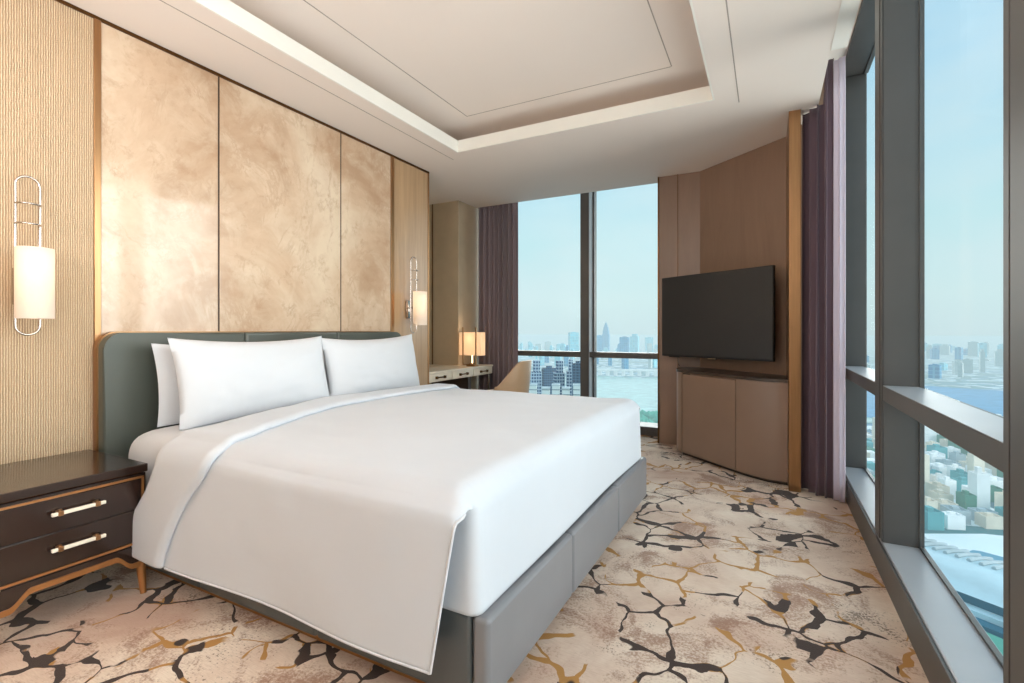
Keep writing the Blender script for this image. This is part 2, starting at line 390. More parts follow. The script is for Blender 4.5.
# ------------------------------------------------------------------ windows
b = BM(); box(b, RX, GX+.02, YB, 4.44, 0, .154, .004, 1)
sl = struct('wall_right', b, SILL)
b = BM(); box(b, RX-.012, RX-.001, YB, 4.05, 0, .148, .002, 1); struct('baseboard_right', b, FRAME)
b = BM(); box(b, RX, GX+.02, YB-.2, 4.44, 3.10, 3.15); struct('wall_right_head', b, FRAME)
ms = [(4.44, 4.6), (2.93, 3.10), (1.36, 1.55), (-.20, -.01), (YB-.2, -1.57)]
wn = 1
for k in range(len(ms)-1):
    ya = ms[k+1][1]; yb = ms[k][0]; wn += 1
    w = sthing('window_%d' % wn, (GX, (ya+yb)/2, .154))
    b = BM(); box(b, GX-.006, GX+.006, ya, yb, .154, .843); box(b, GX-.006, GX+.006, ya, yb, .914, 3.10); obj('pane', b, GLASS, w)
    b = BM(); box(b, RX+.002, GX+.01, ya, yb, .843, .9135, .003, 1); obj('transom_body', b, FRAME, w)
    b = BM(); box(b, RX+.004, GX-.01, ya, yb, .9135, .9155); obj('transom_top', b, SILL, w)
    b = BM()
    for z in (.154, 3.09): box(b, GX-.008, GX+.01, ya, yb, z, z+.01)
    for y in (ya, yb-.008): box(b, GX-.008, GX+.01, y, y+.008, .154, 3.1)
    obj('glazing_bead', b, FRAME, w)
for i, (ya, yb) in enumerate(ms[1:]):
    w = sthing('mullion_%s' % 'abcd'[i], (RX, (ya+yb)/2, .154))
    w.name = 'window_mullion' if i == 0 else 'window_mullion.%03d' % i
    b = BM(); box(b, RX+.004, GX+.012, ya, yb, .15, 3.12, .003, 1); obj('mullion_body', b, FRAME, w)
    b = BM(); box(b, RX-.004, RX+.003, ya+.045, yb-.045, .156, 3.1, .002, 1); obj('mullion_rib', b, FRAME, w)
    b = BM(); box(b, RX-.001, RX+.003, ya+.0, ya+.03, .156, 3.1, .001, 1); box(b, RX-.001, RX+.003, yb-.03, yb, .156, 3.1, .001, 1); obj('mullion_edge', b, FRAME, w)
b = BM(); box(b, RX+.005, GX+.008, 4.43, 4.46, .154, 3.1, .003, 1); struct('trim_5', b, FRAME)
# far window
FY = 5.56; FG = 5.70
w = sthing('window_1', (-2.2, FG, 0))
b = BM(); box(b, -3.42, -1.0, FG-.005, FG+.005, .10, .87); box(b, -3.42, -1.0, FG-.005, FG+.005, .93, 3.1); obj('pane', b, GLASS, w)
b = BM(); box(b, -3.42, -1.0, FY, FG+.15, 0, .10, .004, 1); obj('window_sill', b, FRAME, w)
b = BM(); box(b, -3.42, -1.0, FY, FG+.05, .865, .93, .004, 1); obj('transom', b, FRAME, w)
b = BM(); box(b, -1.99, -1.885, FY-.02, FG+.15, .0, 3.12, .004, 1); obj('mullion', b, FRAME, w)
b = BM(); box(b, -1.885, -1.879, FY-.01, FG-.031, .1, 3.1); obj('mullion_side', b, SILL, w)  # pale strip painting the daylight on the mullion's side face
b = BM(); box(b, -1.884, -1.858, FG-.03, FG+.03, .1, 3.1); box(b, -1.05, -1.0, FG-.03, FG+.03, .1, 3.1); obj('glazing_bead', b, FRAME, w)
b = BM(); box(b, -3.42, -1.0, FG-.02, FG+.2, 3.08, 3.15); obj('window_head', b, FRAME, w)

# ------------------------------------------------------------------ bed
bed = thing('bed', 'large upholstered bed with a grey leather platform and tall grey-green padded headboard', 'bed', (-1.85, 2.32, 0))
BX0, BX1, BY0, BY1 = -2.93, -.735, 1.246, 3.39
b = BM(); box(b, BX0, BX1-.05, BY0+.05, BY1-.05, 0.0, .055, .004, 1); obj('plinth', b, COPPER, bed)
for (x0, x1) in ((BX0, -2.2), (-2.2, -1.47), (-1.47, BX1-.062)):
    for y0, y1 in ((BY0, BY0+.06), (BY1-.06, BY1)):
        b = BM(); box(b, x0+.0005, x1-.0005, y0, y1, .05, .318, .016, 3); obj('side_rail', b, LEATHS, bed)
for y0, y1 in ((BY0, 1.962), (1.962, 2.676), (2.676, BY1)):
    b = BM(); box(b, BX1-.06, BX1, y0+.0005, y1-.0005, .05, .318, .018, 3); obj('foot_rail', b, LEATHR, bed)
b = BM(); box(b, BX0, BX1-.06, BY0+.06, BY1-.06, .06, .22); obj('slat_base', b, BLACK, bed)
hb = []
HX0, HX1 = -3.055, -2.96
segs = [(1.212, 1.962), (1.962, 2.712), (2.712, 3.462)]
for k, (y0, y1) in enumerate(segs):
    b = BM(); zt = 1.172; r = .085
    poly = [(y0+.0008, .04), (y1-.0008, .04)]
    if k == 2: poly += [(y1-r+r*math.cos(a), zt-r+r*math.sin(a)) for a in [i*PI/2/10 for i in range(11)]]
    else: poly += [(y1-.0008, zt)]
    if k == 0: poly += [(y0+r+r*math.cos(a), zt-r+r*math.sin(a)) for a in [PI/2+i*PI/2/10 for i in range(11)]]
    else: poly += [(y0+.0008, zt)]
    M = Matrix(((0, 0, 1, 0), (1, 0, 0, 0), (0, 1, 0, 0), (0, 0, 0, 1)))
    prism(b, poly, HX0+.02, HX1+.01, .022, M, 4); obj('headboard_cushion', b, LEATH, bed, 50)
b = BM(); r = .09
pl = [(1.206, .0)]+[(1.206+r+r*math.cos(a), 1.178-r+r*math.sin(a)) for a in [PI-i*PI/2/12 for i in range(13)]]+[(3.468-r+r*math.cos(a), 1.178-r+r*math.sin(a)) for a in [PI/2-i*PI/2/12 for i in range(13)]]+[(3.468, 0)]
M = Matrix(((0, 0, 1, 0), (1, 0, 0, 0), (0, 1, 0, 0), (0, 0, 0, 1)))
prism(b, pl, HX0, HX0+.045, .003, M, 1); obj('headboard_trim', b, BRONZE, bed)

for o in bed.children:
    if o.name.split('.')[0] in ('headboard_cushion', 'side_rail', 'foot_rail'):
        m_ = o.modifiers.new('wn', 'WEIGHTED_NORMAL'); m_.keep_sharp = True; m_.weight = 100

# bedding helpers
def wr(x, y, z, amp, s=3.0):
    return noise.noise(Vector((x*s, y*s*1.6, z*s)))*amp + noise.noise(Vector((x*s*2.7+9, y*s*2.2, z*s*2)))*amp*.4
def sup(x, n): return math.copysign(abs(x)**n, x)
# mattress with fitted sheet
mt = BM(); X0, X1, Y0, Y1 = -2.93, -.770, 1.228, 3.36
def ringpt(a, inset, z):
    cx, cy = (X0+X1)/2, (Y0+Y1)/2; hx, hy = (X1-X0)/2-inset, (Y1-Y0)/2-inset
    ca, sa = math.cos(a), math.sin(a); e = .10
    return (cx+hx*sup(ca, e*1.0), cy+hy*sup(sa, e*1.0), z)
N = 160; levels = [(.09, .225), (.09, .31), (.045, .335), (.03, .42), (.022, .50), (.022, .56), (.03, .61), (.05, .645), (.085, .668), (.14, .68), (.3, .686), (.6, .69)]
rings = []
def angs():
    out = []
    for q in range(4):
        for i in range(N//4):
            u = i/(N//4); out.append(q*PI/2 + u*PI/2)
    return out
for ins, z in levels:
    ring = []
    for a in angs():
        t_ = math.tan(((a % (PI/2))/(PI/2)-.5)*PI/2*.98)*.5+.5
        aa = a-(a % (PI/2))+t_*PI/2
        # walk the rounded square evenly
        ring.append(mt.verts.new(ringpt(aa, ins, z)))
    rings.append(ring)
for i in range(len(rings)-1):
    for k in range(N): mt.faces.new((rings[i][k], rings[i][(k+1) % N], rings[i+1][(k+1) % N], rings[i+1][k]))
mt.faces.new(rings[-1]); mt.faces.new(rings[0][::-1])
ob = obj('mattress', mt, LINEN, bed, 60); ob.modifiers.new('sub', 'SUBSURF').render_levels = 1

# duvet: s = arc length from head edge to foot, t across the bed
TZ = .705
def roll(a, r):
    """a = arc length past the start of a rounded edge; returns (outward, drop)"""
    if a <= 0: return a, 0
    if a < r*PI/2: return r*math.sin(a/r), r*(1-math.cos(a/r))
    return r, r+(a-r*PI/2)
FXE = -.868; RF = .085         # foot edge start, radius
YN = 1.275; RN = .085; YFAR = 3.315
def surf(x, t, lift=0, foot=True):
    """x: unrolled lengthwise coordinate; t: unrolled crosswise coordinate (t<YN or t>YFAR hangs)"""
    ox, dz1 = roll(x-FXE, RF); xx = FXE+ox
    if t < (YN+YFAR)/2:
        oy, dz2 = roll(YN-t, RN+.01); yy = YN-oy; sgn = -1
    else:
        oy, dz2 = roll(t-YFAR, RN); yy = YFAR+oy; sgn = 1
    dr = max(dz1, 0)+max(dz2, 0) if min(dz1, dz2) < .001 else math.hypot(dz1, dz2)
    crown = .012*math.sin(max(0, min(1, (t-YN)/(YFAR-YN)))*PI)
    z = TZ+crown-dr
    if dz2 > RN*.6:
        yy += sgn*(.010+.012*math.sin(x*5.3+1)*min(1, dz2/.4)+.03*min(1, dz2/.5)*0)
        xx -= .105*dz2/.55*max(0, min(1, (x+1.6)/.75))
    if dz1 > RF*.6: xx += .004*math.sin(t*4.1)*min(1, dz1/.3)+.012*min(1, dz1/.35)
    n = wr(xx, yy, z, .007)
    z += n + (lift if dr < .05 else lift*.3)
    if dz2 > .03: yy += sgn*(n*1.3+lift)
    if dz1 > .03: xx += n*.8
    return xx, yy, z
LEN = YN-(RN+.01)*PI/2-(TZ-(RN+.01)-.166)     # unrolled coordinate of the hem
LENF = YFAR+.55
def headedge(t):   # head-side edge of the turned-down band, unrolled x for each t
    pts = [(LEN, -2.60), (.88, -2.52), (1.0, -2.42), (1.12, -2.34), (1.33, -2.33), (1.61, -2.40), (2.24, -2.53), (3.2, -2.47), (LENF, -2.5)]
    return interp(pts, t)
def lipedge(t):
    pts = [(LEN, -2.27), (.85, -2.20), (1.0, -2.10), (1.13, -1.98), (1.25, -1.96), (1.48, -2.07), (2.07, -2.27), (3.13, -2.27), (LENF, -2.27)]
    return interp(pts, t)
def interp(pts, t):
    for i in range(len(pts)-1):
        if t <= pts[i+1][0]:
            a, b_ = pts[i], pts[i+1]; f = max(0, min(1, (t-a[0])/(b_[0]-a[0])))
            p0 = pts[max(i-1, 0)][1]; p3 = pts[min(i+2, len(pts)-1)][1]; p1, p2 = a[1], b_[1]
            return .5*(2*p1+(p2-p0)*f+(2*p0-5*p1+4*p2-p3)*f*f+(3*p1-p0-3*p2+p3)*f**3)
    return pts[-1][1]
dv = thing('duvet', 'white duvet with a folded-back top edge spread over the bed and hanging down its side', 'duvet', (-1.7, 2.3, .15))
XF = FXE+RF*PI/2+.30          # tucked inside the foot rail
def fn(u, v):
    t = LEN+(LENF-LEN)*v
    x0 = headedge(t)+.05
    x = x0+(XF-x0)*u
    return surf(x, t)
# u of the foot edge: hanging sides stop at the corner
bdv = BM(); NU, NV = 150, 250
xs = []
# even spacing in u so the side flap ends exactly at the foot corner
UC = .80
def fn2(u, v):
    t = LEN+(LENF-LEN)*v; x0 = headedge(t)+.05; xc = FXE+.10
    x = x0+(xc-x0)*u/UC if u <= UC else xc+(XF-xc)*(u-UC)/(1-UC)
    if u > UC+.004 and (t < YN or t > YFAR):
        a = YN-t if t < YN else t-YFAR
        sg = -1 if t < YN else 1; t0 = YN if t < YN else YFAR; Rc = .03
        ox, dz1 = roll(x-FXE, RF); b0 = surf(x, t0)
        sn = math.sin(min(a/Rc, PI/2)); back = Rc*(1-math.cos(min(a/Rc, PI/2)))+max(0, a-Rc*PI/2)
        return (b0[0]-back, b0[1]+sg*(Rc*sn+(ox-RF)*sn*.6), b0[2])
    return surf(x, t)
def keep(u, v):
    t = LEN+(LENF-LEN)*v
    if UC < u < UC+1/NU and (t < YN-.055 or t > YFAR+.055): return False
    return not (u > UC and (t < YN-.40 or t > YFAR+.40))
grid(bdv, NU, NV, fn2, keep)
d1 = obj('cover', bdv, DUVET, dv, 80)
md = d1.modifiers.new('thick', 'SOLIDIFY'); md.thickness = .014; md.offset = 0
bb = BM()
def fb(u, v):
    t = LEN-.004+(LENF-LEN+.008)*v; a = headedge(t); l = lipedge(t)
    # closed flat loop: over the top then back beneath
    w_ = u; x = a+(l-a)*w_
    lift = .014+.016*math.sin(min(1, (1-w_)/.10)*PI/2)*math.sin(min(1, w_/.12)*PI/2)
    return surf(x, t, lift)
grid(bb, 26, 170, fb); d2 = obj('turned_down_band', bb, DUVET, dv, 80)
md = d2.modifiers.new('thick', 'SOLIDIFY'); md.thickness = .024; md.offset = -.4
md = d2.modifiers.new('sub', 'SUBSURF'); md.levels = 1; md.render_levels = 1
# hem piping
def edge_tube(fun, ts, r, name):
    b_ = BM(); tube(b_, [fun(t) for t in ts], r, n=8); return obj(name, b_, LINEN, dv, 80)
edge_tube(lambda q: Vector(surf(interp([(0, lipedge(LEN)), (1, FXE+.10)], q), LEN))+Vector((0, -.006, 0)), [i/60 for i in range(61)], .0045, 'hem_seam')
edge_tube(lambda t: Vector(surf(FXE+.10, t))+Vector((.003, -.006, 0)), [LEN+(YN-.08-LEN)*i/30 for i in range(31)], .0045, 'hem_seam')

# pillows
def pillow(W, Hh, T, seed):
    b_ = BM(); n = 34
    def f(side):
        def g(u, v):
            a, c_ = 2*u-1, 2*v-1
            aa = math.sin(a*PI/2)*.35+a*.65; cc = math.sin(c_*PI/2)*.35+c_*.65
            x = W/2*aa*(1-.045*(1-cc*cc)); y = Hh/2*cc*(1-.13*(1-aa*aa))
            th = T/2*(max(0, 1-abs(aa)**3.2)**.6)*(max(0, 1-abs(cc)**2.6)**.6)
            th *= 1+.10*noise.noise(Vector((aa*1.7+seed, cc*1.7, side)))
            th += .006*noise.noise(Vector((aa*6+seed, cc*4, side)))*(1-max(abs(aa), abs(cc))**6)
            return (x, y, side*th)
        return g
    V1 = grid(b_, n, n, f(1)); V2 = grid(b_, n, n, f(-1))
    bmesh.ops.remove_doubles(b_, verts=b_.verts, dist=.0008); return b_
def place_pillow(yc, xb, zb, lean, label, seed, rz=0, W=.99, Hh=.50, T=.17, grp='bed pillows', roll_=0):
    b_ = pillow(W, Hh, T, seed)
    # local x -> world Y, local y -> up (leaning to -X), local z -> +X
    l = lean
    Mx = Matrix(((0, -math.sin(l), math.cos(l), 0), (1, 0, 0, 0), (0, math.cos(l), math.sin(l), 0), (0, 0, 0, 1)))
    Mx = Matrix.Translation((xb-math.sin(l)*Hh/2, yc, zb+math.cos(l)*Hh/2)) @ Matrix.Rotation(rz, 4, 'Z') @ Matrix.Rotation(roll_, 4, 'X') @ Mx
    for v in b_.verts: v.co = Mx @ v.co
    # sag onto the mattress
    for v in b_.verts:
        if v.co.z < .684: v.co.z = .684+(v.co.z-.684)*.15
        v.co.x = max(v.co.x, -2.945)
    o = obj('pillow', b_, LINEN, None, 80); tag(o, label, 'pillow', grp); return o
place_pillow(1.85, -2.80, .664, .12, 'white pillow standing against the headboard behind the left front pillow', 3, W=.95, Hh=.455, T=.13)
place_pillow(2.83, -2.80, .664, .12, 'white pillow hidden behind the pillow nearest the desk', 11, W=.93, Hh=.42, T=.13)
place_pillow(1.865, -2.605, .668, .22, 'large white pillow leaning at the front, on the nightstand side of the bed', 5, .0, W=.97, Hh=.49, T=.19)
place_pillow(2.835, -2.63, .668, .19, 'large white pillow leaning at the front, on the desk side of the bed', 17, 0, W=.98, Hh=.485, T=.19, roll_=.02)

# ------------------------------------------------------------------ nightstand
nx0, nx1, ny0, ny1 = -3.05, -2.49, .672, 1.188
ns = thing('nightstand', 'dark espresso two-drawer nightstand with copper edging beside the bed', 'nightstand', (-2.77, .936, 0))
b = BM(); box(b, nx0, nx1, ny0, ny1, .545, .581, .003, 1); obj('tabletop', b, ESPRESSO, ns)
b = BM(); box(b, nx0, nx1-.012, ny0+.004, ny1-.004, .22, .54, .002, 1); obj('cabinet_body', b, ESPRESSO, ns)
b = BM()
fx0, fx1 = nx1-.012, nx1-.003
for q in ((ny0+.014, ny1-.014, .519, .528), (ny0+.014, ny1-.014, .229, .238), (ny0+.014, ny0+.023, .229, .528), (ny1-.023, ny1-.014, .229, .528)):
    box(b, fx0, fx1, q[0], q[1], q[2], q[3], .001, 1)
obj('front_inlay', b, COPPER, ns)
for z0, z1 in ((.386, .516), (.241, .380)):
    b = BM(); box(b, fx0-.002, fx1-.001, ny0+.026, ny1-.026, z0, z1, .002, 1); dw = obj('drawer', b, ESPRESSO, ns)
    zc = (z0+z1)/2+.01; yc = .932
    h = BM(); box(h, nx1+.014, nx1+.026, yc-.088, yc+.088, zc-.007, zc+.007, .002, 1); hd = obj('handle', h, IVORY, dw)
    for s in (-1, 1):
        h = BM(); box(h, nx1-.004, nx1+.028, yc+s*.060-.009, yc+s*.060+.009, zc-.010, zc+.010, .002, 1)
        cyl(h, (nx1+.012, yc+s*.060), .007, zc+.010, zc+.014, 12)
        obj('handle_mount', h, BRONZE, dw)
def apron(y, ofs=0):
    """lower outline of the shaped apron"""
    w_ = (ny1-ny0)/2; a = abs(y-(ny0+w_))/w_
    f = max(0, min(1, (a-.52)/.26)); f = f*f*(3-2*f)
    return .178-.052*f+ofs
b = BM(); ys = [ny0+.03+(ny1-ny0-.06)*i/60 for i in range(61)]
def strip(b_, top, bot, x0, x1):
    A = [[b_.verts.new((x, y, z(y))) for x, z in ((x0, top), (x1, top), (x1, bot), (x0, bot))] for y in ys]
    for i in range(60):
        for k in range(4): b_.faces.new((A[i][k], A[i][(k+1) % 4], A[i+1][(k+1) % 4], A[i+1][k]))
    b_.faces.new(A[0]); b_.faces.new(A[-1][::-1])
strip(b, lambda y: .221, lambda y: apron(y, .022), nx1-.03, nx1-.006); obj('apron', b, ESPRESSO, ns, 40)
b = BM(); strip(b, lambda y: apron(y, .022), lambda y: apron(y), nx1-.034, nx1+.0); obj('apron_trim', b, COPPER, ns, 40)
for x, y, dx in ((nx1-.02, ny1-.02, .022), (nx1-.02, ny0+.02, .022), (nx0+.025, ny1-.02, 0), (nx0+.025, ny0+.02, 0)):
    b = BM(); tube(b, [(x, y, .225), (x, y, .12), (x+dx, y, .002)], [.021, .019, .012], n=12)
    obj('leg', b, COPPER if dx else ESPRESSO, ns, 50)

# ------------------------------------------------------------------ wall sconces
def sconce(y, label, side):
    zc = 1.52; x = -2.985
    s = thing('wall_sconce', label, 'wall lamp', (WX, y, 1.16), 'bedside wall sconces')
    b_ = BM(); r = .042
    z0, z1 = 1.163+r, 1.883-r
    loop = [(x, y+r*math.cos(a), z1+r*math.sin(a)) for a in [i*PI/14 for i in range(15)]]+[(x, y+r*math.cos(a), z0+r*math.sin(a)) for a in [PI+i*PI/14 for i in range(15)]]
    # resample straight sides
    L = loop[:15]+[(x, y-r, z1+(z0-z1)*k/8) for k in range(1, 8)]+loop[15:]+[(x, y+r, z0+(z1-z0)*k/8) for k in range(1, 8)]
    tube(b_, L, .0055, True, up=Vector((1, 0, 0))); obj('loop_frame', b_, CHROME, s, 60)
    for z in (1.755, 1.665):
        b_ = BM(); tube(b_, [(x+.045*math.sin(a)*1.0, y+r*math.cos(a), z) for a in [i*PI/12 for i in range(13)]], .0045)
        obj('rung', b_, CHROME, s, 60)
    b_ = BM(); box(b_, WX, WX+.018, y-.03, y+.03, 1.30, 1.47, .004, 2); tube(b_, [(WX+.01, y, 1.4), (x+.05, y, 1.4)], .008); obj('wall_plate', b_, CHROME, s)
    b_ = BM(); cx = x+.078
    n_ = 48; rs = .066
    for (ra, rb) in ((rs, rs-.002),):
        R1 = [[b_.verts.new((cx+q*math.cos(i*2*PI/n_), y+q*math.sin(i*2*PI/n_), z)) for i in range(n_)] for q, z in ((ra, 1.236), (ra, 1.551), (rb, 1.551), (rb, 1.236))]
        for k in range(4):
            for i in range(n_): b_.faces.new((R1[k][i], R1[k][(i+1) % n_], R1[(k+1) % 4][(i+1) % n_], R1[(k+1) % 4][i]))
    obj('lamp_shade', b_, SHADE, s, 50)
    b_ = BM(); cyl(b_, (cx, y), .02, 1.34, 1.43, 16, .008); obj('bulb', b_, BULB, s)
    l = bpy.data.lights.new('sconce_light', 'POINT'); l.energy = .38; l.color = (1, .80, .60); l.shadow_soft_size = .025
    for zz in (1.48,):
        lo = bpy.data.objects.new('sconce_light', l); COL.objects.link(lo); lo.location = Vector((cx, y, zz))-wloc(s); lo.parent = s
    return s
sconce(.937, 'nickel wall sconce with white cylinder shade on the ribbed wall above the nightstand', 0)
sconce(3.665, 'nickel wall sconce with white cylinder shade on the wood panel near the desk', 1)

# ------------------------------------------------------------------ desk
dk = thing('desk', 'cream writing desk with three shallow drawers built into the corner alcove', 'desk', (-3.35, 4.65, 0))
b = BM(); prism(b, [(-3.1, 4.02), (-3.1, 5.38), (-3.395, 5.38), (-3.395, 5.035), (-3.84, 5.035), (-3.84, 4.02)], .73, .752, .002); obj('desktop', b, CREAM, dk)
b = BM(); prism(b, [(-3.118, 4.03), (-3.118, 5.37), (-3.395, 5.37), (-3.395, 5.035), (-3.84, 5.035), (-3.84, 4.03)], .64, .73); obj('carcass', b, CREAM, dk)
for y0 in (4.035, 4.483, 4.931):
    b = BM(); box(b, -3.12, -3.103, y0, y0+.436, .645, .727, .003, 1); d_ = obj('drawer', b, CREAM, dk)
    h = BM(); yc = y0+.218
    box(h, -3.104, -3.084, yc-.07, yc+.07, .68, .692, .002, 1)
    box(h, -3.104, -3.08, yc-.085, yc-.06, .672, .70, .002, 1); box(h, -3.104, -3.08, yc+.06, yc+.085, .672, .70, .002, 1); obj('handle', h, BRONZED, d_)
for y in (4.06, 5.34):
    b = BM(); tube(b, [(-3.14, y, .64), (-3.14, y, .002)], .014, n=12); obj('leg', b, CHROME, dk)
b = BM(); box(b, -3.75, -3.2, 4.95, 5.02, .08, .64, .004, 1); obj('side_panel', b, TAUPED, dk)
# desk lamp
lm = thing('desk_lamp', 'lit table lamp with cream rectangular shade and brass posts on the desk', 'lamp', (-3.19, 5.03, .752))
lx, ly = -3.19, 5.03
b = BM(); box(b, lx-.06, lx+.06, ly-.045, ly+.045, .752, .772, .003, 1); box(b, lx-.03, lx+.03, ly-.03, ly+.03, .772, .79, .003, 1); obj('base', b, BRONZE, lm)
for s in (-1, 1):
    b = BM(); box(b, lx+s*.092-.007, lx+s*.092+.007, ly-.075, ly-.061, .775, 1.225, .002, 1); box(b, min(lx, lx+s*.092), max(lx, lx+s*.092), ly-.075, ly-.03, .77, .78); obj('post', b, BRONZE, lm)
b = BM(); box(b, lx-.155, lx+.155, ly-.058, ly+.05, .885, 1.165, .006, 2); 
for f in [f for f in b.faces if abs(f.normal.z) > .95 and f.calc_area() > .01]: b.faces.remove(f)
sh = obj('lamp_shade', b, SHADEL, lm); sm = sh.modifiers.new('t', 'SOLIDIFY'); sm.thickness = .002
b = BM(); cyl(b, (lx, ly), .022, .95, 1.06, 16, .008); tube(b, [(lx, ly, .79), (lx, ly, .95)], .006); obj('bulb', b, BULB, lm)
l = bpy.data.lights.new('desk_lamp_light', 'POINT'); l.energy = 1.3; l.color = (1, .82, .62); l.shadow_soft_size = .025
for zz in (1.1,):
    lo = bpy.data.objects.new('desk_lamp_light', l); COL.objects.link(lo); lo.location = Vector((lx, ly, zz))-wloc(lm); lo.parent = lm

# ------------------------------------------------------------------ chair
ch = thing('armchair', 'tan leather tub chair with cream seat pulled up to the desk', 'chair', (-2.74, 4.93, 0))
cx, cy, cr = -2.70, 4.95, .30
def shell(b_, ro, ri, z0, ztop, angmax=2.35, n=44):
    Rr = []
    for i in range(n+1):
        a = -angmax+2*angmax*i/n
        f = abs(a)/angmax; f2 = max(0, min(1, (f-.18)/.62)); zt = ztop-(ztop-.50)*(f2*f2*(3-2*f2))
        pts = []
        for q, z in ((ro*.86, z0), (ro*.97, z0+(zt-z0)*.45), (ro*1.05, zt-.02), (ro*1.03, zt), (ri*1.07, zt), (ri*1.05, zt-.02), (ri*.98, z0+(zt-z0)*.45), (ri*.9, z0)):
            pts.append(b_.verts.new((cx+q*math.cos(a+.12), cy+q*math.sin(a+.12), z)))
        Rr.append(pts)
    for i in range(n):
        for k in range(8): b_.faces.new((Rr[i][k], Rr[i][(k+1) % 8], Rr[i+1][(k+1) % 8], Rr[i+1][k]))
    b_.faces.new(Rr[0]); b_.faces.new(Rr[-1][::-1])
b = BM(); shell(b, cr, cr-.045, .30, .845); obj('backrest', b, TAN, ch, 60)
b = BM(); cyl(b, (cx-.03, cy), .262, .36, .475, 40, .03); obj('seat', b, CHAIRIN, ch, 50)
b = BM(); cyl(b, (cx, cy), .262, .29, .36, 40, .004); obj('seat_base', b, TAN, ch)
for a in (.8, 2.34, 3.94, 5.5):
    b = BM(); tube(b, [(cx+.19*math.cos(a), cy+.19*math.sin(a), .30), (cx+.25*math.cos(a), cy+.25*math.sin(a), .002)], [.02, .011], n=12); obj('leg', b, BRONZED, ch)

# ------------------------------------------------------------------ TV corner
L_ = Vector((-.953, 5.085, 0)); R_ = Vector((.036, 4.48, 0)); dirv = (R_-L_).normalized(); nrm = Vector((dirv.y, -dirv.x, 0))
if nrm.y > 0: nrm = -nrm
mid = (L_+R_)/2; wv = (R_-L_).length/2
tv = thing('television', 'large flat black television on a wall bracket above the taupe cabinet', 'television', (mid.x, mid.y, .93))
F = Matrix(((dirv.x, nrm.x, 0, mid.x), (dirv.y, nrm.y, 0, mid.y), (0, 0, 1, 0), (0, 0, 0, 1)))
b = BM(); box(b, -wv, wv, -.035, .0, .930, 1.716, .004, 2, F); obj('body', b, BLACK, tv)
b = BM(); box(b, -wv+.008, wv-.008, .0002, .0015, .948, 1.708, 0, 2, F); obj('screen', b, SCREEN, tv)
b = BM(); box(b, -.2, .2, -.06, -.035, 1.15, 1.45, .003, 1, F); box(b, -.03, .03, -.265, -.06, 1.27, 1.33, .003, 1, F); obj('wall_bracket', b, BLACK, tv)
b = BM(); box(b, -.5, -.38, -.03, -.01, .921, .93, .001, 1, F); obj('sensor_bar', b, BLACK, tv)
b = BM(); box(b, -.04, .04, -.03, -.005, .921, .93, .001, 1, F); obj('logo_bar', b, CHROME, tv)
cab = thing('tv_cabinet', 'low taupe curved-front cabinet with two doors under the television', 'cabinet', (-.3, 4.8, 0))
front = [(-.775, 4.90), (-.715, 4.80), (-.235, 4.385)]
def catm(P, n=8):
    out = []
    for i in range(len(P)-1):
        p0 = P[max(i-1, 0)]; p1 = P[i]; p2 = P[i+1]; p3 = P[min(i+2, len(P)-1)]
        for k in range(n):
            f = k/n; out.append(tuple(.5*(2*p1[j]+(p2[j]-p0[j])*f+(2*p0[j]-5*p1[j]+4*p2[j]-p3[j])*f*f+(3*p1[j]-p0[j]-3*p2[j]+p3[j])*f**3) for j in (0, 1)))
    return out+[tuple(P[-1])]
left_curve = catm([(-.79, 5.0), (-.785, 4.93), (-.765, 4.878), (-.72, 4.832)], 6)
door1 = [(-.718, 4.83), (-.238, 4.402)]
curve2 = catm([(-.232, 4.397), (-.14, 4.325), (-.04, 4.265), (.05, 4.238), (.133, 4.232)], 7)
backp = [(.133, 4.64), (.12, 4.66), (-.62, 5.255), (-.79, 5.255)]
allf = left_curve+door1+curve2
def offs(P, d):
    out = []
    for i, p in enumerate(P):
        a = Vector(P[max(i-1, 0)]); c_ = Vector(P[min(i+1, len(P)-1)]); t_ = (c_-a).normalized(); n_ = Vector((t_.y, -t_.x))
        out.append((p[0]+n_.x*d, p[1]+n_.y*d))
    return out
body = [(min(x, .132), y) for x, y in offs(allf, -.02)]
b = BM(); prism(b, body+backp, .03, .79); obj('cabinet_body', b, TAUPE, cab, 30)
b = BM(); prism(b, [(min(x, .132), y) for x, y in offs(allf, -.05)]+backp, 0, .03); obj('plinth', b, TAUPED, cab)
b = BM(); prism(b, [(min(x, .133), y) for x, y in offs(allf, .006)]+backp, .79, .812, .002); obj('cabinet_top', b, TAUPED, cab, 30)
def panel(P, z0, z1, th, name, mat, label=None):
    b_ = BM(); o_ = offs(P, 0); i_ = offs(P, -th)
    prism(b_, [(min(x, .132), y) for x, y in o_]+[(min(x, .132), y) for x, y in i_[::-1]], z0, z1, .0015, seg=1)
    return obj(name, b_, mat, cab, 30)
panel(left_curve[:-1], .035, .786, .019, 'end_panel', TAUPE)
d_ = panel(door1, .035, .775, .019, 'door', TAUPE)
d_ = panel(curve2, .035, .786, .019, 'door', TAUPE)
b = BM(); prism(b, [(-.70, 4.80), (-.64, 4.75), (-.645, 4.745), (-.705, 4.795)][::-1], .776, .784); obj('door_pull', b, BLACK, cab)
b = BM(); tube(b, [(-.822, 5.235, .93), (-.822, 5.24, .84), (-.80, 5.235, .815)], .004, n=8); obj('power_cable', b, CHROME, tv)

